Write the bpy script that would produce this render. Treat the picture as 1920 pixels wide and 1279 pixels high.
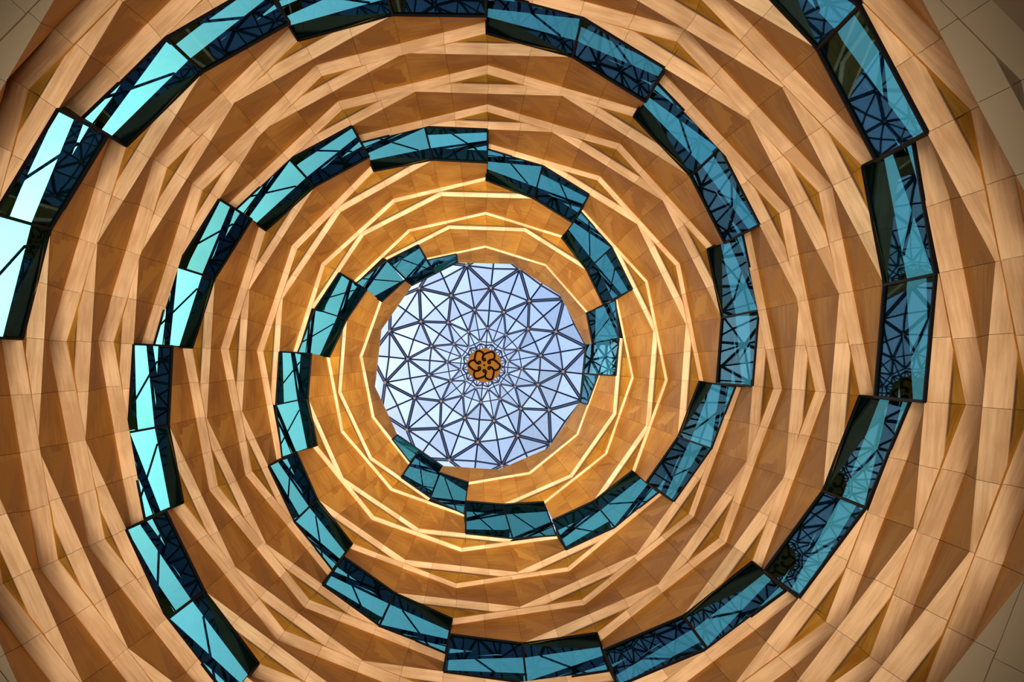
import bpy, math, random
from mathutils import Vector, Matrix

random.seed(7)
scene = bpy.context.scene
for ob in list(bpy.data.objects):
    bpy.data.objects.remove(ob, do_unlink=True)
COL = scene.collection

# ---------------------------------------------------------------- camera
# The camera stands near the axis of the atrium and looks straight up, a few degrees off plumb.
FOCAL = 1500.0                        # pixels of a 1920 wide frame
CENTRE = (717.01, 705.46)               # optical centre of the (cropped) photograph
RIGHT = Vector((-0.989480, 0.000000, 0.144673))
UP = Vector((0.002247, 0.999879, 0.015369))
AHEAD = Vector((0.144656, -0.015533, 0.989360))
cam_data = bpy.data.cameras.new('camera')
cam_data.sensor_fit = 'HORIZONTAL'
cam_data.sensor_width = 36.0
cam_data.lens = 36.0 * FOCAL / 1920.0
cam_data.shift_x = (960.0 - CENTRE[0]) / 1920.0
cam_data.shift_y = (CENTRE[1] - 639.5) / 1920.0
cam_data.clip_end = 1000.0
cam = bpy.data.objects.new('camera', cam_data)
cam.matrix_world = Matrix(((RIGHT.x, UP.x, -AHEAD.x, 0), (RIGHT.y, UP.y, -AHEAD.y, 0), (RIGHT.z, UP.z, -AHEAD.z, 0), (0, 0, 0, 1)))
COL.objects.link(cam)
scene.camera = cam

# ---------------------------------------------------------------- view, sky, lamps
scene.view_settings.view_transform = 'Standard'
scene.view_settings.look = 'None'
scene.view_settings.exposure = 0.0
scene.view_settings.gamma = 1.0
scene.view_settings.use_curve_mapping = False
world = bpy.data.worlds.new('sky')
scene.world = world
world.use_nodes = True
wn, wl = world.node_tree.nodes, world.node_tree.links
wn.clear()
w_out = wn.new('ShaderNodeOutputWorld')
w_bg = wn.new('ShaderNodeBackground')
w_sky = wn.new('ShaderNodeTexSky')
w_sky.sky_type = 'NISHITA'
w_sky.sun_disc = False
w_sky.sun_elevation = math.radians(54)
w_sky.sun_rotation = math.radians(82)       # the sun stands beyond the pale green windows
w_sky.air_density = 1.0
w_sky.dust_density = 2.0
w_sky.ozone_density = 1.7
w_tc = wn.new('ShaderNodeTexCoord')
w_noise = wn.new('ShaderNodeTexNoise')
w_noise.inputs['Scale'].default_value = 1.9
w_noise.inputs['Detail'].default_value = 7.0
w_noise.inputs['Roughness'].default_value = 0.6
w_ramp = wn.new('ShaderNodeValToRGB')
w_ramp.color_ramp.elements[0].position = 0.45
w_ramp.color_ramp.elements[0].color = (0, 0, 0, 1)
w_ramp.color_ramp.elements[1].position = 0.62
w_ramp.color_ramp.elements[1].color = (0.6, 0.6, 0.6, 1)
w_mix = wn.new('ShaderNodeMix')
w_mix.data_type = 'RGBA'
w_mix.inputs[7].default_value = (2.3, 2.42, 2.5, 1)
w_map = wn.new('ShaderNodeMapping')
w_map.inputs['Location'].default_value = (0.0, 0.0, 0.0)
wl.new(w_tc.outputs['Generated'], w_map.inputs['Vector'])
wl.new(w_map.outputs['Vector'], w_noise.inputs['Vector'])
wl.new(w_noise.outputs['Fac'], w_ramp.inputs['Fac'])
wl.new(w_ramp.outputs['Color'], w_mix.inputs[0])
wl.new(w_sky.outputs['Color'], w_mix.inputs[6])
wl.new(w_mix.outputs[2], w_bg.inputs['Color'])
w_bg.inputs['Strength'].default_value = 0.37
wl.new(w_bg.outputs[0], w_out.inputs['Surface'])


def spot(name, loc, aim, power, angle, blend, size, colour):
    d = bpy.data.lights.new(name, 'SPOT')
    d.energy, d.spot_size, d.spot_blend, d.shadow_soft_size, d.color = power, math.radians(angle), blend, size, colour
    o = bpy.data.objects.new(name, d)
    o.location = loc
    o.rotation_euler = (Vector(aim) - Vector(loc)).to_track_quat('-Z', 'Y').to_euler()
    COL.objects.link(o)
    return o


# added fill spots, unseen below the camera, to brighten walls and soffits
WARM = (1.0, 0.84, 0.70)
for i in range(6):
    a = math.radians(60 * i + 20)
    x, y = 1.6 + 3 * math.cos(a), 3 * math.sin(a)
    spot('fill_uplight', (x, y, -4.0), (1.6, 0, 40), 12500, 72, 0.9, 1.0, WARM)
    spot('fill_uplight', (x, y, -4.0), (1.6, 0, 60), 53000, 33, 1.0, 1.0, WARM)


# ---------------------------------------------------------------- helpers
def tag(o, label=None, cat=None, group=None, kind=None):
    if label: o['label'] = label
    if cat: o['category'] = cat
    if group: o['group'] = group
    if kind: o['kind'] = kind
    return o


def empty(name, loc=(0, 0, 0)):
    o = bpy.data.objects.new(name, None)
    o.empty_display_size = 0.3
    o.location = loc
    COL.objects.link(o)
    return o


def link(name, me, parent=None):
    o = bpy.data.objects.new(name, me)
    COL.objects.link(o)
    if parent is not None:
        o.parent = parent
        o.location = -parent.location
    return o


def mesh(name, verts, faces, mats, mat_index=None, uvs=None, smooth=False):
    me = bpy.data.meshes.new(name)
    me.from_pydata([tuple(v) for v in verts], [], faces)
    for m in (mats if isinstance(mats, (list, tuple)) else [mats]):
        me.materials.append(m)
    if mat_index:
        me.polygons.foreach_set('material_index', mat_index)
    if uvs:
        lay = me.uv_layers.new(name='grain')
        flat = []
        for poly in me.polygons:
            for vi in poly.vertices:
                flat.extend(uvs[vi])
        lay.data.foreach_set('uv', flat)
    if smooth:
        me.polygons.foreach_set('use_smooth', [True] * len(me.polygons))
    me.update()
    return me


BOX = [(0, 1, 2, 3), (7, 6, 5, 4), (0, 4, 5, 1), (1, 5, 6, 2), (2, 6, 7, 3), (3, 7, 4, 0)]


def slab(quad, push):
    """A thin box: its visible face is the quad, its back lies a push further out (one vector for each corner)."""
    q = [Vector(v) for v in quad]
    return q + [a + b for a, b in zip(q, push)], BOX


def panel(quad, push, nu=2, nv=3):
    """A cladding panel that follows the twist of the wall: gridded face, skirt and back."""
    a, b, c, d = [Vector(v) for v in quad]
    verts, faces, smooth = [], [], []
    for j in range(nv + 1):
        for i in range(nu + 1):
            s_, t_ = i / nu, j / nv
            verts.append(a.lerp(b, s_).lerp(d.lerp(c, s_), t_))
    w = nu + 1
    for j in range(nv):
        for i in range(nu):
            faces.append((j * w + i, j * w + i + 1, (j + 1) * w + i + 1, (j + 1) * w + i))
    n = len(verts)
    verts += [v + o for v, o in zip((a, b, c, d), push)]
    edge = [list(range(w)), [j * w + nu for j in range(nv + 1)], [nv * w + i for i in range(nu, -1, -1)], [j * w for j in range(nv, -1, -1)]]
    for e in range(4):                      # skirts have corners of their own, so that the face keeps its shading
        m = len(verts)
        verts += [verts[i] for i in edge[e]]
        faces.append(tuple(range(m, m + len(edge[e])))[::-1] + (n + e, n + (e + 1) % 4))
    faces.append((n + 3, n + 2, n + 1, n))
    return verts, faces, nu * nv


def add(buf, vf):
    base = len(buf[0])
    buf[0].extend(vf[0])
    buf[1].extend([tuple(i + base for i in f) for f in vf[1]])


def bar(p, q, w, h=None, up=None):
    """A straight bar of rectangular section from p to q."""
    p, q = Vector(p), Vector(q)
    h = h or w
    d = (q - p).normalized()
    u = Vector(up) if up is not None else Vector((0, 0, 1))
    if abs(d.dot(u)) > 0.97: u = Vector((1, 0, 0))
    s = d.cross(u).normalized() * (w / 2)
    t = s.cross(d).normalized() * (h / 2)
    v = [p - s - t, p + s - t, p + s + t, p - s + t, q - s - t, q + s - t, q + s + t, q - s + t]
    return v, [(0, 1, 2, 3), (7, 6, 5, 4), (0, 4, 5, 1), (1, 5, 6, 2), (2, 6, 7, 3), (3, 7, 4, 0)]


def tube(points, r, n=6, closed=False):
    pts = [Vector(p) for p in points]
    verts, faces = [], []
    m = len(pts)
    for i, p in enumerate(pts):
        a = pts[(i - 1) % m] if closed or i > 0 else p
        b = pts[(i + 1) % m] if closed or i < m - 1 else p
        d = (b - a).normalized()
        s = d.cross(Vector((0, 0, 1)))
        s = s.normalized() if s.length > 1e-4 else Vector((1, 0, 0))
        t = s.cross(d).normalized()
        for k in range(n):
            g = 2 * math.pi * k / n
            verts.append(p + (s * math.cos(g) + t * math.sin(g)) * r)
    for i in range(m if closed else m - 1):
        j = (i + 1) % m
        for k in range(n):
            l = (k + 1) % n
            faces.append((i * n + k, i * n + l, j * n + l, j * n + k))
    if not closed:
        faces.append(tuple(range(n))[::-1])
        faces.append(tuple((m - 1) * n + k for k in range(n)))
    return verts, faces


# ---------------------------------------------------------------- materials
def material(name):
    m = bpy.data.materials.new(name)
    m.use_nodes = True
    n, l = m.node_tree.nodes, m.node_tree.links
    n.clear()
    out = n.new('ShaderNodeOutputMaterial')
    b = n.new('ShaderNodeBsdfPrincipled')
    l.new(b.outputs[0], out.inputs['Surface'])
    return m, n, l, b, out


def wood(name, dark, light, rough, vary=0.16):
    """Veneer: grain streaks along each panel, a different shade for each panel, small knots."""
    m, n, l, b, out = material(name)
    uv = n.new('ShaderNodeUVMap'); uv.uv_map = 'grain'
    info = n.new('ShaderNodeObjectInfo')
    shift = n.new('ShaderNodeVectorMath'); shift.operation = 'ADD'
    mul = n.new('ShaderNodeMath'); mul.operation = 'MULTIPLY'; mul.inputs[1].default_value = 37.0
    l.new(info.outputs['Random'], mul.inputs[0])
    l.new(uv.outputs[0], shift.inputs[0]); l.new(mul.outputs[0], shift.inputs[1])
    st = n.new('ShaderNodeMapping'); st.inputs['Scale'].default_value = (0.35, 4.5, 1)
    l.new(shift.outputs[0], st.inputs[0])
    grain = n.new('ShaderNodeTexNoise'); grain.inputs['Scale'].default_value = 1.6; grain.inputs['Detail'].default_value = 6
    grain.inputs['Roughness'].default_value = 0.65
    l.new(st.outputs[0], grain.inputs['Vector'])
    blot = n.new('ShaderNodeTexNoise'); blot.inputs['Scale'].default_value = 0.45; blot.inputs['Detail'].default_value = 3
    l.new(shift.outputs[0], blot.inputs['Vector'])
    mean = n.new('ShaderNodeMath'); mean.operation = 'ADD'
    l.new(grain.outputs['Fac'], mean.inputs[0]); l.new(blot.outputs['Fac'], mean.inputs[1])
    half = n.new('ShaderNodeMapRange'); half.inputs[1].default_value = 0.81; half.inputs[2].default_value = 1.19
    l.new(mean.outputs[0], half.inputs[0])
    mix = n.new('ShaderNodeMix'); mix.data_type = 'RGBA'
    mix.inputs[6].default_value = (*dark, 1); mix.inputs[7].default_value = (*light, 1)
    l.new(half.outputs[0], mix.inputs[0])
    hsv = n.new('ShaderNodeHueSaturation')
    val = n.new('ShaderNodeMapRange'); val.inputs[3].default_value = 1 - vary / 2; val.inputs[4].default_value = 1 + vary / 2
    l.new(info.outputs['Random'], val.inputs[0]); l.new(val.outputs[0], hsv.inputs['Value'])
    l.new(mix.outputs[2], hsv.inputs['Color']); l.new(hsv.outputs[0], b.inputs['Base Color'])
    b.inputs['Roughness'].default_value = rough
    b.inputs['Specular IOR Level'].default_value = 0.12
    return m


def plain(name, colour, rough=0.5, metal=0.0, noise=0.0, scale=3.0, spec=0.3):
    m, n, l, b, out = material(name)
    b.inputs['Base Color'].default_value = (*colour, 1)
    b.inputs['Roughness'].default_value = rough
    b.inputs['Metallic'].default_value = metal
    b.inputs['Specular IOR Level'].default_value = spec
    if noise:
        tc = n.new('ShaderNodeTexCoord')
        nz = n.new('ShaderNodeTexNoise'); nz.inputs['Scale'].default_value = scale; nz.inputs['Detail'].default_value = 5
        l.new(tc.outputs['Object'], nz.inputs['Vector'])
        mx = n.new('ShaderNodeMix'); mx.data_type = 'RGBA'
        mx.inputs[6].default_value = (*[c * (1 - noise) for c in colour], 1)
        mx.inputs[7].default_value = (*[min(1, c * (1 + noise)) for c in colour], 1)
        l.new(nz.outputs['Fac'], mx.inputs[0]); l.new(mx.outputs[2], b.inputs['Base Color'])
    return m


def glass(name, tint, rough, floor_, gloss=(1, 1, 1), vary=0.0):
    """Tinted sheet glass: what lies behind is seen through the tint, the rest is mirrored at grazing angles."""
    m, n, l, b, out = material(name)
    n.remove(b)
    tr = n.new('ShaderNodeBsdfTransparent')
    gl = n.new('ShaderNodeBsdfGlossy'); gl.inputs['Roughness'].default_value = rough; gl.inputs['Color'].default_value = (*gloss, 1)
    lw = n.new('ShaderNodeLayerWeight'); lw.inputs['Blend'].default_value = 0.5
    pw = n.new('ShaderNodeMath'); pw.operation = 'POWER'; pw.inputs[1].default_value = 5.0
    fr = n.new('ShaderNodeMapRange'); fr.inputs[3].default_value = floor_; fr.inputs[4].default_value = 1.0
    l.new(lw.outputs['Facing'], pw.inputs[0]); l.new(pw.outputs[0], fr.inputs[0])
    mx = n.new('ShaderNodeMixShader')
    info = n.new('ShaderNodeObjectInfo')
    hsv = n.new('ShaderNodeHueSaturation'); hsv.inputs['Color'].default_value = (*tint, 1)
    mr = n.new('ShaderNodeMapRange'); mr.inputs[3].default_value = 1 - vary; mr.inputs[4].default_value = 1.0
    l.new(info.outputs['Random'], mr.inputs[0]); l.new(mr.outputs[0], hsv.inputs['Value'])
    l.new(hsv.outputs[0], tr.inputs['Color'])
    l.new(fr.outputs[0], mx.inputs[0]); l.new(tr.outputs[0], mx.inputs[1]); l.new(gl.outputs[0], mx.inputs[2])
    l.new(mx.outputs[0], out.inputs['Surface'])
    return m


M_PALE = wood('soffit_maple_veneer', (0.58, 0.37, 0.185), (0.82, 0.58, 0.325), 0.55)
M_WOOD = wood('riser_maple_veneer', (0.40, 0.165, 0.018), (0.60, 0.305, 0.048), 0.55)  # riser panels, a deeper and browner tone than the soffit panels
M_PLASTER = plain('beige_plaster', (0.27, 0.215, 0.135), 0.8, noise=0.08, scale=0.6)
M_BACK = plain('dark_joint_backing', (0.12, 0.06, 0.022), 0.9)
M_FRAME = plain('black_window_steel', (0.004, 0.004, 0.005), 0.6, spec=0.1)
M_BEAM = plain('dark_brown_steel', (0.006, 0.004, 0.004), 0.6, spec=0.1)
M_CEIL = plain('dark_slab_soffit', (0.028, 0.025, 0.022), 0.6, spec=0.1)
M_GLASS = glass('teal_glass', (0.33, 0.65, 0.61), 0.015, 0.005, gloss=(0.20, 0.40, 0.58), vary=0.25)
M_DOME_GLASS = glass('clear_roof_glass', (0.93, 0.985, 1.0), 0.02, 0.01, vary=0.18)
M_STRUT = plain('dark_blue_grey_steel', (0.006, 0.012, 0.040), 0.6, spec=0.1)
M_STRUT_LIGHT = plain('pale_steel_flange', (0.06, 0.09, 0.19), 0.5, spec=0.2)
M_NODE = plain('pale_bronze_node', (0.13, 0.10, 0.07), 0.5)
M_RIM = plain('white_rim_trim', (0.85, 0.82, 0.78), 0.5)
M_MEDAL = plain('ochre_medallion', (0.20, 0.085, 0.012), 0.8, noise=0.2, scale=1.5, spec=0.02)
M_MOTIF = plain('dark_brown_motif', (0.006, 0.003, 0.002), 0.8, spec=0.02)
M_FLOOR = plain('pale_stone_floor', (0.55, 0.47, 0.38), 0.4, noise=0.1, scale=0.4)

# ---------------------------------------------------------------- the twelve storeys
# Each storey k (0 is the highest) has two twelve-sided ledges that cross each other like a star: A, with its corners
# on the spokes, and B, a hand higher, with its corners between the spokes; B of storey 0 is the rim of the skylight. *_OUT is the back edge of a ledge's soffit, *_NOSE its front edge.
STOREYS = 12
Z_A = [58.748 - 3.679 * k for k in range(STOREYS)]
Z_B = [Z_A[0] + 3.679] + [z + 0.10 for z in Z_A[1:]]
WIDEN_B = [1.0, 1.021, 1.023, 1.028, 1.031, 1.033, 1.036, 1.04, 1.044, 1.046, 1.05, 1.055]
OP = [
    [[-1.01,8.59],[-5.3,7.76],[-8.78,4.71],[-10.3,0.56],[-9.37,-4.04],[-6.64,-7.45],[-2.25,-8.86],[2.22,-7.99],[5.6,-5.12],[7.11,-0.83],[6.26,3.68],[3.31,7.14]],
    [[-0.93,10.33],[-6.23,9.28],[-10.2,5.67],[-12.03,0.49],[-11.0,-4.78],[-7.47,-8.83],[-2.38,-10.51],[3.05,-9.49],[7.14,-6.06],[8.84,-0.9],[7.76,4.3],[4.2,8.59]],
    [[-0.84,11.85],[-6.8,10.65],[-11.55,6.56],[-13.47,0.73],[-12.13,-5.51],[-8.22,-10.17],[-2.39,-12.08],[3.68,-11.03],[8.34,-6.76],[10.28,-1.0],[9.06,5.1],[5.12,9.64]],
    [[-0.69,12.97],[-7.66,11.91],[-12.56,7.23],[-14.79,0.79],[-13.55,-5.92],[-9.01,-11.22],[-2.53,-13.4],[4.08,-12.13],[9.26,-7.52],[11.5,-1.03],[10.17,5.69],[5.73,10.83]],
    [[-0.67,14.09],[-7.82,12.7],[-13.5,7.81],[-15.8,0.86],[-14.36,-6.34],[-9.51,-11.97],[-2.57,-14.42],[4.57,-13.0],[10.15,-8.1],[12.49,-1.22],[11.05,6.13],[6.32,11.68]],
    [[-0.62,14.85],[-8.19,13.42],[-14.06,8.35],[-16.58,0.88],[-15.13,-6.66],[-10.0,-12.66],[-2.7,-15.12],[4.96,-13.66],[10.8,-8.62],[13.29,-1.21],[11.79,6.43],[6.65,12.33]],
    [[-0.57,15.46],[-8.49,13.93],[-14.56,8.62],[-17.16,0.96],[-15.64,-6.97],[-10.38,-13.15],[-2.74,-15.7],[5.1,-14.17],[11.28,-8.88],[13.86,-1.21],[12.32,6.68],[7.0,12.84]],
    [[-0.54,15.78],[-8.7,14.22],[-14.82,8.88],[-17.45,1.01],[-15.95,-7.1],[-10.55,-13.41],[-2.75,-16.01],[5.25,-14.46],[11.49,-9.11],[14.19,-1.26],[12.62,6.82],[7.19,13.15]],
    [[-0.53,15.86],[-8.73,14.29],[-14.94,8.85],[-17.6,0.93],[-15.95,-7.18],[-10.6,-13.48],[-2.75,-16.11],[5.31,-14.54],[11.61,-9.21],[14.31,-1.31],[12.71,6.96],[7.26,13.21]],
    [[-0.53,15.68],[-8.64,14.13],[-14.77,8.78],[-17.16,0.91],[-15.77,-7.11],[-10.49,-13.32],[-2.69,-15.93],[5.25,-14.38],[11.52,-9.13],[14.17,-1.25],[12.64,6.83],[7.17,13.05]],
    [[-0.52,15.19],[-8.43,13.72],[-14.4,8.52],[-16.74,0.89],[-15.38,-6.91],[-10.19,-12.9],[-2.66,-15.49],[5.15,-13.97],[11.15,-8.86],[13.74,-1.22],[12.24,6.63],[6.94,12.68]],
    [[-0.6,14.09],[-7.85,12.68],[-13.47,7.89],[-15.67,0.82],[-14.39,-6.43],[-9.57,-11.98],[-2.58,-14.38],[4.67,-12.97],[10.24,-8.22],[12.64,-1.14],[11.24,6.14],[6.39,11.69]],
]
NP = [
    [[-1.02,8.44],[-5.23,7.61],[-8.62,4.6],[-10.09,0.55],[-9.18,-3.95],[-6.52,-7.28],[-2.24,-8.67],[2.15,-7.84],[5.48,-5.04],[6.98,-0.82],[6.14,3.63],[3.24,7.03]],
    [[-0.94,10.16],[-6.14,9.11],[-10.02,5.55],[-11.81,0.48],[-10.81,-4.69],[-7.35,-8.66],[-2.37,-10.33],[2.97,-9.35],[7.01,-5.98],[8.7,-0.89],[7.64,4.24],[4.12,8.46]],
    [[-0.86,11.64],[-6.69,10.42],[-11.32,6.41],[-13.17,0.7],[-11.86,-5.37],[-8.06,-9.94],[-2.37,-11.83],[3.58,-10.84],[8.18,-6.66],[10.12,-0.99],[8.91,5.03],[5.02,9.49]],
    [[-0.72,12.64],[-7.49,11.58],[-12.24,7.01],[-14.39,0.77],[-13.21,-5.76],[-8.83,-10.94],[-2.52,-13.12],[3.97,-11.91],[9.07,-7.4],[11.28,-1.01],[9.95,5.59],[5.57,10.6]],
    [[-0.7,13.69],[-7.62,12.3],[-13.11,7.55],[-15.32,0.83],[-13.96,-6.14],[-9.28,-11.63],[-2.55,-14.07],[4.43,-12.72],[9.91,-7.94],[12.21,-1.2],[10.77,5.99],[6.13,11.39]],
    [[-0.65,14.41],[-7.98,12.98],[-13.63,8.06],[-16.05,0.84],[-14.66,-6.44],[-9.73,-12.25],[-2.67,-14.66],[4.78,-13.28],[10.48,-8.4],[12.91,-1.19],[11.45,6.26],[6.42,11.99]],
    [[-0.61,14.93],[-8.23,13.4],[-14.05,8.27],[-16.52,0.91],[-15.07,-6.69],[-10.05,-12.66],[-2.7,-15.16],[4.88,-13.73],[10.91,-8.63],[13.43,-1.18],[11.92,6.48],[6.73,12.43]],
    [[-0.58,15.15],[-8.4,13.6],[-14.22,8.48],[-16.72,0.96],[-15.32,-6.79],[-10.19,-12.86],[-2.71,-15.42],[5.02,-13.97],[11.07,-8.83],[13.69,-1.23],[12.15,6.59],[6.88,12.67]],
    [[-0.57,15.17],[-8.41,13.63],[-14.3,8.42],[-16.82,0.88],[-15.27,-6.85],[-10.2,-12.89],[-2.71,-15.45],[5.04,-13.99],[11.13,-8.88],[13.74,-1.27],[12.18,6.7],[6.9,12.68]],
    [[-0.58,14.95],[-8.3,13.44],[-14.12,8.34],[-16.37,0.86],[-15.08,-6.77],[-10.08,-12.71],[-2.64,-15.22],[4.95,-13.77],[10.97,-8.75],[13.52,-1.2],[12.03,6.53],[6.78,12.47]],
    [[-0.57,14.46],[-8.09,13.04],[-13.76,8.09],[-15.97,0.83],[-14.7,-6.58],[-9.77,-12.28],[-2.61,-14.77],[4.85,-13.34],[10.59,-8.48],[13.06,-1.17],[11.62,6.32],[6.54,12.08]],
    [[-0.65,13.36],[-7.52,12.0],[-12.84,7.46],[-14.9,0.76],[-13.71,-6.09],[-9.15,-11.36],[-2.53,-13.66],[4.36,-12.34],[9.66,-7.83],[11.94,-1.09],[10.61,5.83],[5.99,11.09]],
]
BP = [
    [[-3.23,7.87],[-6.79,6.12],[-9.21,2.68],[-9.72,-1.8],[-7.94,-5.58],[-4.37,-7.99],[-0.04,-8.2],[3.76,-6.45],[6.06,-2.92],[6.48,1.47],[4.56,5.25],[0.98,7.67]],
    [[-3.4,9.27],[-7.74,7.18],[-10.57,3.12],[-10.98,-1.98],[-8.8,-6.54],[-4.71,-9.28],[0.24,-9.6],[4.74,-7.48],[7.52,-3.31],[7.9,1.71],[5.78,6.26],[1.63,8.97]],
    [[-3.71,10.75],[-8.76,8.34],[-12.02,3.61],[-12.49,-2.27],[-10.11,-7.49],[-5.12,-10.69],[0.87,-11.14],[5.84,-8.63],[9.01,-3.82],[9.43,1.99],[6.91,7.26],[2.12,10.42]],
    [[-3.94,12.15],[-9.54,9.21],[-13.18,4.0],[-13.63,-2.53],[-11.02,-8.29],[-5.59,-11.84],[1.08,-12.33],[6.66,-9.5],[10.14,-4.19],[10.54,2.29],[7.81,8.05],[2.47,11.58]],
    [[-4.1,13.05],[-10.3,9.96],[-14.12,4.25],[-14.57,-2.71],[-11.5,-8.96],[-5.76,-12.79],[1.14,-13.28],[7.29,-10.17],[11.05,-4.46],[11.53,2.41],[8.52,8.63],[2.77,12.48]],
    [[-4.23,13.75],[-10.77,10.59],[-14.83,4.48],[-15.29,-2.87],[-12.07,-9.44],[-6.07,-13.45],[1.16,-14.01],[7.72,-10.75],[11.75,-4.68],[12.25,2.55],[9.1,9.03],[3.03,13.19]],
    [[-4.36,14.29],[-11.11,11.05],[-15.4,4.68],[-15.83,-2.97],[-12.51,-9.73],[-6.31,-13.92],[1.26,-14.53],[8.07,-11.16],[12.26,-4.86],[12.78,2.65],[9.5,9.39],[3.2,13.7]],
    [[-4.4,14.46],[-11.23,11.16],[-15.57,4.73],[-16.12,-3.02],[-12.65,-9.85],[-6.37,-14.1],[1.29,-14.7],[8.18,-11.3],[12.43,-4.92],[12.95,2.69],[9.63,9.51],[3.25,13.87]],
    [[-4.4,14.45],[-11.24,11.15],[-15.57,4.72],[-16.11,-3.02],[-12.75,-9.92],[-6.38,-14.1],[1.28,-14.7],[8.17,-11.3],[12.42,-4.93],[12.94,2.68],[9.62,9.52],[3.25,13.86]],
    [[-4.36,14.21],[-11.1,10.96],[-15.35,4.64],[-15.86,-2.93],[-12.58,-9.76],[-6.31,-13.89],[1.19,-14.45],[7.97,-11.15],[12.19,-4.89],[12.72,2.64],[9.41,9.42],[3.15,13.63]],
    [[-4.28,13.71],[-10.85,10.51],[-14.92,4.48],[-15.42,-2.84],[-12.23,-9.45],[-6.18,-13.49],[1.11,-14.0],[7.67,-10.8],[11.76,-4.74],[12.27,2.55],[9.06,9.11],[3.0,13.2]],
    [[-4.1,12.78],[-10.23,9.79],[-14.03,4.17],[-14.49,-2.66],[-11.52,-8.83],[-5.88,-12.6],[0.93,-13.08],[7.05,-10.09],[10.87,-4.43],[11.34,2.37],[8.35,8.5],[2.7,12.31]],
]


def world_ring(pts, z):
    return [Vector((-x, y, z)) for x, y in pts]


A_OUT = [world_ring(OP[k], Z_A[k]) for k in range(STOREYS)]
A_NOSE = [world_ring(NP[k], Z_A[k]) for k in range(STOREYS)]
B_NOSE = [world_ring(BP[k], Z_B[k]) for k in range(STOREYS)]
B_OUT = []
for k in range(STOREYS):
    c = sum(B_NOSE[k], Vector()) / 12
    B_OUT.append([c + (p - c) * WIDEN_B[k] for p in B_NOSE[k]])


def on(ring, u, half):
    """The point of a ledge edge at spoke position u (0 to 12); B ledges have their corners at the halves."""
    v = (u - (0.5 if half else 0.0)) % 12
    i = int(v)
    return ring[i].lerp(ring[(i + 1) % 12], v - i)


def a_out(k, u): return on(A_OUT[k], u, False)
def a_nose(k, u): return on(A_NOSE[k], u, False)
def b_out(k, u): return on(B_OUT[k], u, True)
def b_nose(k, u): return on(B_NOSE[k], u, True)


AXIS = Vector((1.65, -0.15, 0))


def outward(p, d, rise=None):
    r = Vector((p.x - AXIS.x, p.y - AXIS.y, 0)).normalized()
    return r * d + Vector((0, 0, d if rise is None else rise))


# ---------------------------------------------------------------- which bays are glazed
# Three flights of windows climb the walls like stairs: every bay one storey higher than the last.
FLIGHTS = ['upper-left', 'lower-left', 'right-hand']
WINDOWS = []                                   # (flight, storey, spoke it starts at)
for a in range(3):
    for k in range(11):
        if (a == 2 and k >= 9) or (a == 2 and k == 10):
            continue
        WINDOWS.append((a, k, (1 + 4 * a + k) % 12))
OPEN = set()                                   # strips left out of the wall: (strip, storey, quarter bay)
for a, k, s in WINDOWS:
    first = [(4 * s - 2) % 48, (4 * s - 1) % 48]
    second = [(4 * s - 4) % 48, (4 * s - 3) % 48]
    for q in first:
        OPEN.add(('A riser', k, q))
        if k > 0:
            OPEN.update({('B soffit', k, q), ('B riser', k, q), ('A soffit', k - 1, q)})
    if k > 0:
        for q in second:
            OPEN.update({('B riser', k, q), ('A soffit', k - 1, q), ('A riser', k - 1, q), ('B soffit', k - 1, q)})

RECESS = [0] + [1.25] * 11              # height of that face, which leans in until it meets the back of the B ledge


def a_face(k, u):
    """Foot of the upright face over the A nose; it steps back where the B ledge stands further out."""
    p = a_nose(k, u)
    if k == 0: return p
    back = (b_nose(k, u) - AXIS).xy.length + 0.06 - (p - AXIS).xy.length
    return p + outward(p, max(back, 0.0), 0.0)


def a_top(k, u):
    if k == 0: return b_nose(0, u)
    p, q = a_face(k, u), b_out(k, u)
    inner = q if (q - AXIS).xy.length < (p - AXIS).xy.length else p
    wall = b_nose(k, u).lerp(a_out(k - 1, u), RECESS[k] / 3.579)       # the face of the B riser at that height
    back = (wall - AXIS).xy.length + 0.08 - (inner - AXIS).xy.length
    inner = inner + outward(inner, max(back, 0.0), 0.0)
    return Vector((inner.x, inner.y, p.z + RECESS[k]))


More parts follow.
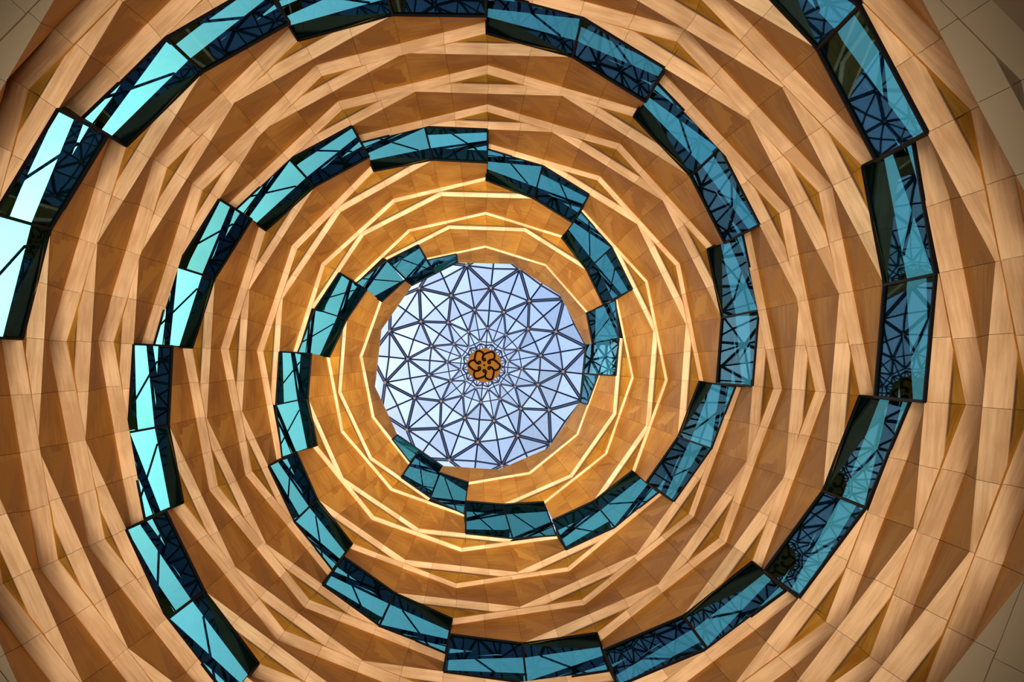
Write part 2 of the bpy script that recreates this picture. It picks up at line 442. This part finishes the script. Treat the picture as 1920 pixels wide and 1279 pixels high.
STRIPS = {
    'A soffit': (a_out, a_nose, 0), 'A riser': (a_face, a_top, 0),
    'B soffit': (b_out, b_nose, 0), 'B riser': (b_nose, a_out, 1),
}
GAP = 0.006
ORDINAL = ['first', 'second', 'third', 'fourth', 'fifth', 'sixth', 'seventh', 'eighth', 'ninth', 'tenth', 'eleventh', 'twelfth',
           'thirteenth', 'fourteenth', 'fifteenth', 'sixteenth', 'seventeenth', 'eighteenth', 'nineteenth', 'twentieth',
           'twenty-first', 'twenty-second', 'twenty-third', 'twenty-fourth']
bands = []
for k in range(STOREYS):
    if k > 0:
        bands.append(('B', k))
    bands.append(('A', k))
band_no = 0
for half, k in bands:
    band_no += 1
    core = ([], [])
    panels = []
    for strip in (half + ' soffit', half + ' riser'):
        low, high, up = STRIPS[strip]
        kk = k - up
        for q in range(48):
            if (strip, k, q) in OPEN:
                continue
            u0, u1 = q / 4, (q + 1) / 4
            c = [low(k, u0), low(k, u1), high(kk, u1), high(kk, u0)]
            off = [p + outward(p, 0.16) for p in c]
            v, f, n = panel(off, [Vector()] * 4, 2, 3)
            add(core, (v[:12], f[:n]))
            if strip == 'A riser' and k > 0:        # lid over the recess
                e = [b_nose(k, u).lerp(a_out(k - 1, u), RECESS[k] / 3.579) for u in (u1, u0)]
                lid = [c[3] + outward(c[3], 0.16), c[2] + outward(c[2], 0.16)] + [p + outward(p, 0.16) for p in e]
                add(core, (lid, [(0, 1, 2, 3)]))
            length = (c[1] - c[0]).length
            t = GAP / length
            w = [c[0].lerp(c[1], t), c[0].lerp(c[1], 1 - t), c[3].lerp(c[2], 1 - t), c[3].lerp(c[2], t)]
            width = (c[3] - c[0]).length
            verts, faces, front = panel(w, [outward(p, 0.055) for p in w], 2, 3 if 'riser' in strip else 1)
            rows = 4 if 'riser' in strip else 2
            uv = [(length * i / 2, width * j / (rows - 1)) for j in range(rows) for i in range(3)]
            uv += [(0, 0)] * (len(verts) - len(uv))
            name = 'soffit_panel' if 'soffit' in strip else 'riser_panel'
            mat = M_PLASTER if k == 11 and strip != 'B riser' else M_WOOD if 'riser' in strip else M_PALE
            me = mesh(name, verts, faces, mat, uvs=uv)
            for poly in me.polygons[:front]:
                poly.use_smooth = True
            panels.append((name, me))
    top = link('wall_%d' % band_no, mesh('wall_core', core[0], core[1], M_BACK))
    look = 'pale beige plaster ribbon' if k == 11 else 'pale maple ribbon'
    tag(top, '%s with its brown wooden riser, %s ring out from the skylight' % (look, ORDINAL[band_no - 1]), 'wall ring', 'rings of the atrium wall', 'structure')
    for name, me in panels:
        link(name, me, top)

# plain shaft below the lowest ledge, down to the atrium floor
ring = A_OUT[11]
c = sum(ring, Vector()) / 12
base = ([], [])
for i in range(12):
    p, q = ring[i], ring[(i + 1) % 12]
    add(base, ([p, q, Vector((q.x, q.y, -5)), Vector((p.x, p.y, -5))], [(0, 1, 2, 3)]))
tag(link('wall_base', mesh('wall_base', base[0], base[1], M_PLASTER)), 'plain beige shaft wall below the lowest ledge', 'wall', None, 'structure')
fl = [Vector((c.x + 18 * math.cos(math.radians(15 * i)), c.y + 18 * math.sin(math.radians(15 * i)), -5)) for i in range(24)]
tag(link('floor', mesh('floor', fl, [tuple(range(24))], M_FLOOR)), 'pale stone atrium floor far below', 'floor', None, 'structure')

# ---------------------------------------------------------------- windows
FRAME_W = 0.09


def ledge(fn, k, u0, u1, n=2):
    return [fn(k, u0 + (u1 - u0) * i / n) for i in range(n + 1)]


win_no = 0
for a, k, s in WINDOWS:
    win_no += 1
    u0, um, u1 = s, s - 0.5, s - 1.0
    bottom = [a_nose(k, u0), b_nose(k, um) if k else a_nose(k, um), b_nose(k, u1)]
    topped = [a_nose(k - 1, u0), b_nose(k - 1, um), b_nose(k - 1, u1)] if k else [b_nose(0, u0), b_nose(0, um), None]
    halves = [0, 1] if k else [0]
    root = empty('window_%d' % win_no, sum(bottom[:2], Vector()) / 2)
    where = '%s from the skylight in the flight ending at its %s rim' % (ORDINAL[k], FLIGHTS[a])
    tag(root, 'teal glass bay window, %s' % where, 'window', 'stepped flights of bay windows', 'structure')
    for h in halves:
        p, q, r, t = bottom[h], bottom[h + 1], topped[h + 1], topped[h]
        if k == 1 and h == 0: r = a_nose(0, um)
        sheet = ([], [])
        for depth in (0.03, 0.055):             # both faces of the sheet, bent to the twist of the bay
            v, f, n = panel([c + outward(c, depth, 0.0) for c in (p, q, r, t)], [Vector()] * 4, 3, 3)
            add(sheet, (v[:16], f[:n] if depth < 0.04 else [x[::-1] for x in f[:n]]))
        link('pane', mesh('pane', sheet[0], sheet[1], M_GLASS, smooth=True), root)
        link('bottom_rail', mesh('bottom_rail', *bar(p, q, FRAME_W), M_FRAME), root)
        link('top_rail', mesh('top_rail', *bar(t, r, FRAME_W), M_FRAME), root)
    link('end_post', mesh('end_post', *bar(bottom[0], topped[0], FRAME_W), M_FRAME), root)
    link('mullion', mesh('mullion', *bar(bottom[1], topped[1] , FRAME_W), M_FRAME), root)
    if k:
        link('end_post', mesh('end_post', *bar(bottom[2], topped[2], FRAME_W), M_FRAME), root)
    # the dark ledge steel that runs on behind the glass
    runs = []
    if k:
        sides = [(bottom[i], topped[i]) for i in range(3)]
        for d, shift, w in ((0.14, 0.0, 0.15), (0.45, 0.10, 0.10)):
            for (i0, g0), (i1, g1) in (((1, 0.04), (0, 0.45)), ((1, 0.90), (2, 0.53))):
                e0, e1 = sides[i0][0].lerp(sides[i0][1], g0), sides[i1][0].lerp(sides[i1][1], g1 + shift)
                runs.append((e0 + outward(e0, d, 0.0), e1 + outward(e1, d + 0.1, 0.0), w))
    for e0, e1, w in runs:
        link('ledge_beam', mesh('ledge_beam', *bar(e0, e1, w, w * 1.5), M_BEAM), root)
        # thinner steel of the outer skin, leaning across each half of the bay
        for h in halves:
            p, q, r, t = bottom[h], bottom[h + 1], topped[h + 1], topped[h]
            e0, e1 = p.lerp(q, 0.15), t.lerp(r, 0.80)
            link('brace', mesh('brace', *bar(e0 + outward(e0, 0.35, 0.2), e1 + outward(e1, 0.75, 0.0), 0.07), M_BEAM), root)
            e0, e1 = p.lerp(q, 0.95), p.lerp(t, 0.55)
            link('brace', mesh('brace', *bar(e0 + outward(e0, 0.30, 0.2), e1 + outward(e1, 0.70, 0.0), 0.05), M_BEAM), root)
        # the slips that close the wedge between the straight ledge and the folded glass
        for kk in (k, k - 1):
            tri = [a_nose(kk, u0), a_nose(kk, um), b_nose(kk, um)]
            tri = [v + outward(v, 0.03, 0.02) for v in tri]
            v = tri + [t + outward(t, 0.08, 0.08) for t in tri]
            link('sill', mesh('sill', v, [(0, 1, 2), (5, 4, 3), (0, 3, 4, 1), (1, 4, 5, 2), (2, 5, 3, 0)], M_BEAM), root)
    # floor slab over the window head
    if k:
        sl = ([], [])
        for h in halves:
            r, t = topped[h + 1], topped[h]
            quad = [t, r, r + outward(r, 0.65, 0.0), t + outward(t, 0.65, 0.0)]
            quad = [v + outward(v, 0.07, -0.02) for v in quad]
            add(sl, slab(quad, [Vector((0, 0, 0.3))] * 4))
        link('floor_slab', mesh('floor_slab', sl[0], sl[1], M_CEIL), root)
        # cheeks where the bay steps out of the wall line
        for fan in ([a_nose(k, u0), b_out(k, u0), b_nose(k, u0), a_out(k - 1, u0), a_nose(k - 1, u0)],
                    [b_nose(k, u1), a_out(k - 1, u1), a_nose(k - 1, u1), b_out(k - 1, u1), b_nose(k - 1, u1)]):
            inn = []
            for v in fan:                       # whichever stands further in: the wall profile or the glass line
                g = fan[0].lerp(fan[-1], (v.z - fan[0].z) / (fan[-1].z - fan[0].z))
                inner = g if (g - AXIS).xy.length < (v - AXIS).xy.length else v
                inn.append(inner + outward(inner, 0.03, 0.0))
            out = [v + outward(v, 1.6, 0.0) for v in inn]
            n = len(fan)
            faces = [(i, i + 1, n + i + 1, n + i) for i in range(n - 1)]
            link('cheek', mesh('cheek', inn + out, faces, M_CEIL), root)

# ---------------------------------------------------------------- skylight rim and dome
rim = B_NOSE[0]
rv = ([], [])
for i in range(12):
    p, q = rim[i], rim[(i + 1) % 12]
    add(rv, slab([p, q, q + Vector((0, 0, 0.10)), p + Vector((0, 0, 0.10))], [outward(v, 0.5, 0.0) for v in (p, q, q, p)]))
tag(link('trim_1', mesh('rim_trim', rv[0], rv[1], M_RIM)), 'thin white trim around the skylight opening', 'trim', None, 'structure')


def dome_point(r, deg, z):
    a = math.radians(deg)
    x, y = -0.018551 * z + r * z / FOCAL * math.cos(a), -0.001880 * z + r * z / FOCAL * math.sin(a)
    return Vector((-x, y, z))


LEVELS = [(214, 25, 62.35), (189, 10, 63.0), (144, 25.3, 65.4), (104.5, 10, 67.0), (69, 25, 68.0), (45, 10, 68.5)]
N = [[dome_point(r, d + 30 * i, z) for i in range(12)] for r, d, z in LEVELS]
# crossing points of the thin bars, halfway round between the nodes of each level
X = [None]
for j, (r, d) in enumerate([(180, 25), (141, 10), (102, 25), (67, 10), (43.5, 25)], start=1):
    X.append([dome_point(r, d + 30 * i, LEVELS[j][2] + (0.1 if j > 1 else 0.15)) for i in range(12)])
dome = empty('skylight_dome', dome_point(0, 0, 62.6))
tag(dome, 'round glass skylight dome with a star lattice of dark steel struts', 'skylight')


def strut(p, q, w):
    """Twin dark bars with a paler flange between them."""
    d = (q - p).normalized()
    s = d.cross(Vector((0, 0, 1))).normalized() * (w * 0.34)
    buf = ([], [])
    add(buf, bar(p + s, q + s, w * 0.34, 0.12)); add(buf, bar(p - s, q - s, w * 0.34, 0.12))
    up = Vector((0, 0, 0.05))
    add(buf, bar(p + up, q + up, w * 0.5, 0.06))
    return mesh('strut', buf[0], buf[1], [M_STRUT, M_STRUT_LIGHT], [0] * 12 + [1] * 6)


LIFT = Vector((0, 0, 0.12))
for j in range(5):
    w = [0.25, 0.25, 0.22, 0.18, 0.14][j]
    for i in range(12):
        p = N[j][i]
        nxt = (i + 1) % 12 if LEVELS[j][1] > 20 else (i - 1) % 12
        for q in (N[j + 1][i], N[j + 1][nxt]):
            link('strut', strut(p, q, w), dome)
for j in range(1, 6):
    for i in range(12):
        x = X[j][i]
        if LEVELS[j][1] > 20: ends = [N[j][(i - 1) % 12], N[j][i]]      # crossing at 10 degrees, nodes at 25
        else: ends = [N[j][i], N[j][(i + 1) % 12]]
        inner = N[j + 1][i] if j < 5 else dome_point(31, 25 + 30 * i, 68.6)
        ends += [N[j - 1][i], inner]
        for e in ends:
            link('glazing_bar', mesh('glazing_bar', *bar(x + LIFT, e + LIFT, 0.125 if j < 4 else 0.09), M_STRUT), dome)
        # four triangular panes meet at every crossing
        ring4 = [ends[0], ends[2], ends[1], ends[3]]
        for m in range(4):
            tri = [x, ring4[m], ring4[(m + 1) % 4]]
            tri = [v + Vector((0, 0, 0.22)) for v in tri]
            v = tri + [t + Vector((0, 0, 0.04)) for t in tri]
            link('pane', mesh('pane', v, [(0, 1, 2), (5, 4, 3), (0, 3, 4, 1), (1, 4, 5, 2), (2, 5, 3, 0)], M_DOME_GLASS), dome)
nodes_me = None
for j in range(1, 6):
    for i in range(12):
        rad = [0, 0.125, 0.125, 0.11, 0.095, 0.075][j]
        p = N[j][i]
        v = [p + Vector((rad * math.cos(t * math.pi / 3), rad * math.sin(t * math.pi / 3), -0.16)) for t in range(6)]
        v += [t + Vector((0, 0, 0.22)) for t in v]
        f = [tuple(range(6)), tuple(range(11, 5, -1))] + [(t, 6 + t, 6 + (t + 1) % 6, (t + 1) % 6) for t in range(6)]
        link('node', mesh('node', v, f, M_NODE), dome)
hub_ring = [dome_point(31, 25 + 30 * i, 68.6) for i in range(12)]
edge_tris = [[N[1][i], N[0][i], N[0][(i - 1) % 12]] for i in range(12)] + [[N[5][i], hub_ring[(i - 1) % 12], hub_ring[i]] for i in range(12)]
for tri in edge_tris:
    tri = [v + Vector((0, 0, 0.22)) for v in tri]
    v = tri + [t + Vector((0, 0, 0.04)) for t in tri]
    link('pane', mesh('pane', v, [(0, 1, 2), (5, 4, 3), (0, 3, 4, 1), (1, 4, 5, 2), (2, 5, 3, 0)], M_DOME_GLASS), dome)
# zigzag of short bars around the medallion
Z6 = [dome_point(36.5 if i % 2 else 41, 10 + 15 * i, 68.6) for i in range(24)]
for i in range(24):
    link('glazing_bar', mesh('glazing_bar', *bar(Z6[i], Z6[(i + 1) % 24], 0.12), M_STRUT), dome)
    link('glazing_bar', mesh('glazing_bar', *bar(Z6[i], dome_point(30, 2.5 + 15 * i, 68.6), 0.08), M_STRUT), dome)
    link('glazing_bar', mesh('glazing_bar', *bar(Z6[i], dome_point(30, 17.5 + 15 * i, 68.6), 0.08), M_STRUT), dome)
MZ = 68.35
disc = ([], [])
low = [dome_point(31.5, 15 * i, MZ) for i in range(24)]
v = low + [p + Vector((0, 0, 0.3)) for p in low]
f = [tuple(range(24)), tuple(range(47, 23, -1))] + [(t, 24 + t, 24 + (t + 1) % 24, (t + 1) % 24) for t in range(24)]
medal = link('medallion', mesh('medallion', v, f, M_MEDAL), dome)
PETAL = [(.30, 107), (.47, 103), (.63, 94.7), (.78, 100), (.90, 111), (.92, 121), (.77, 135.5), (.63, 153), (.49, 161), (.37, 165)]


def local(pts):
    return [p - dome.location for p in pts]


for i in range(6):
    pts = []
    for r, d in PETAL:
        pts.append(dome_point(31.5 * r, d + 60 * i - 1, MZ - 0.02))
    # round the polygon off (Catmull-Rom)
    fine = []
    for j in range(len(pts) - 1):
        p0, p1, p2, p3 = pts[max(j - 1, 0)], pts[j], pts[j + 1], pts[min(j + 2, len(pts) - 1)]
        for t in (0, .25, .5, .75):
            fine.append(0.5 * ((2 * p1) + (p2 - p0) * t + (2 * p0 - 5 * p1 + 4 * p2 - p3) * t * t + (3 * p1 - p0 - 3 * p2 + p3) * t ** 3))
    fine.append(pts[-1])
    o = link('petal_outline', mesh('petal_outline', *tube(fine, 0.085), M_MOTIF), medal)
    o.location = (0, 0, 0)
    centre = dome_point(31.5 * .33, 90 + 60 * i, MZ - 0.02)
    curl = [centre + Vector((0.10 * math.cos(t * math.pi / 5), 0.10 * math.sin(t * math.pi / 5), 0)) for t in range(10)]
    o = link('curl', mesh('curl', *tube(curl, 0.07, closed=True), M_MOTIF), medal)
    o.location = (0, 0, 0)
hub = dome_point(0, 0, MZ - 0.03)
dot = [hub + Vector((0.095 * math.cos(t * math.pi / 4), 0.095 * math.sin(t * math.pi / 4), 0)) for t in range(8)]
o = link('centre_boss', mesh('centre_boss', dot + [p + Vector((0, 0, 0.1)) for p in dot], [tuple(range(8))] + [(t, 8 + t, 8 + (t + 1) % 8, (t + 1) % 8) for t in range(8)], M_MOTIF), medal)
o.location = (0, 0, 0)
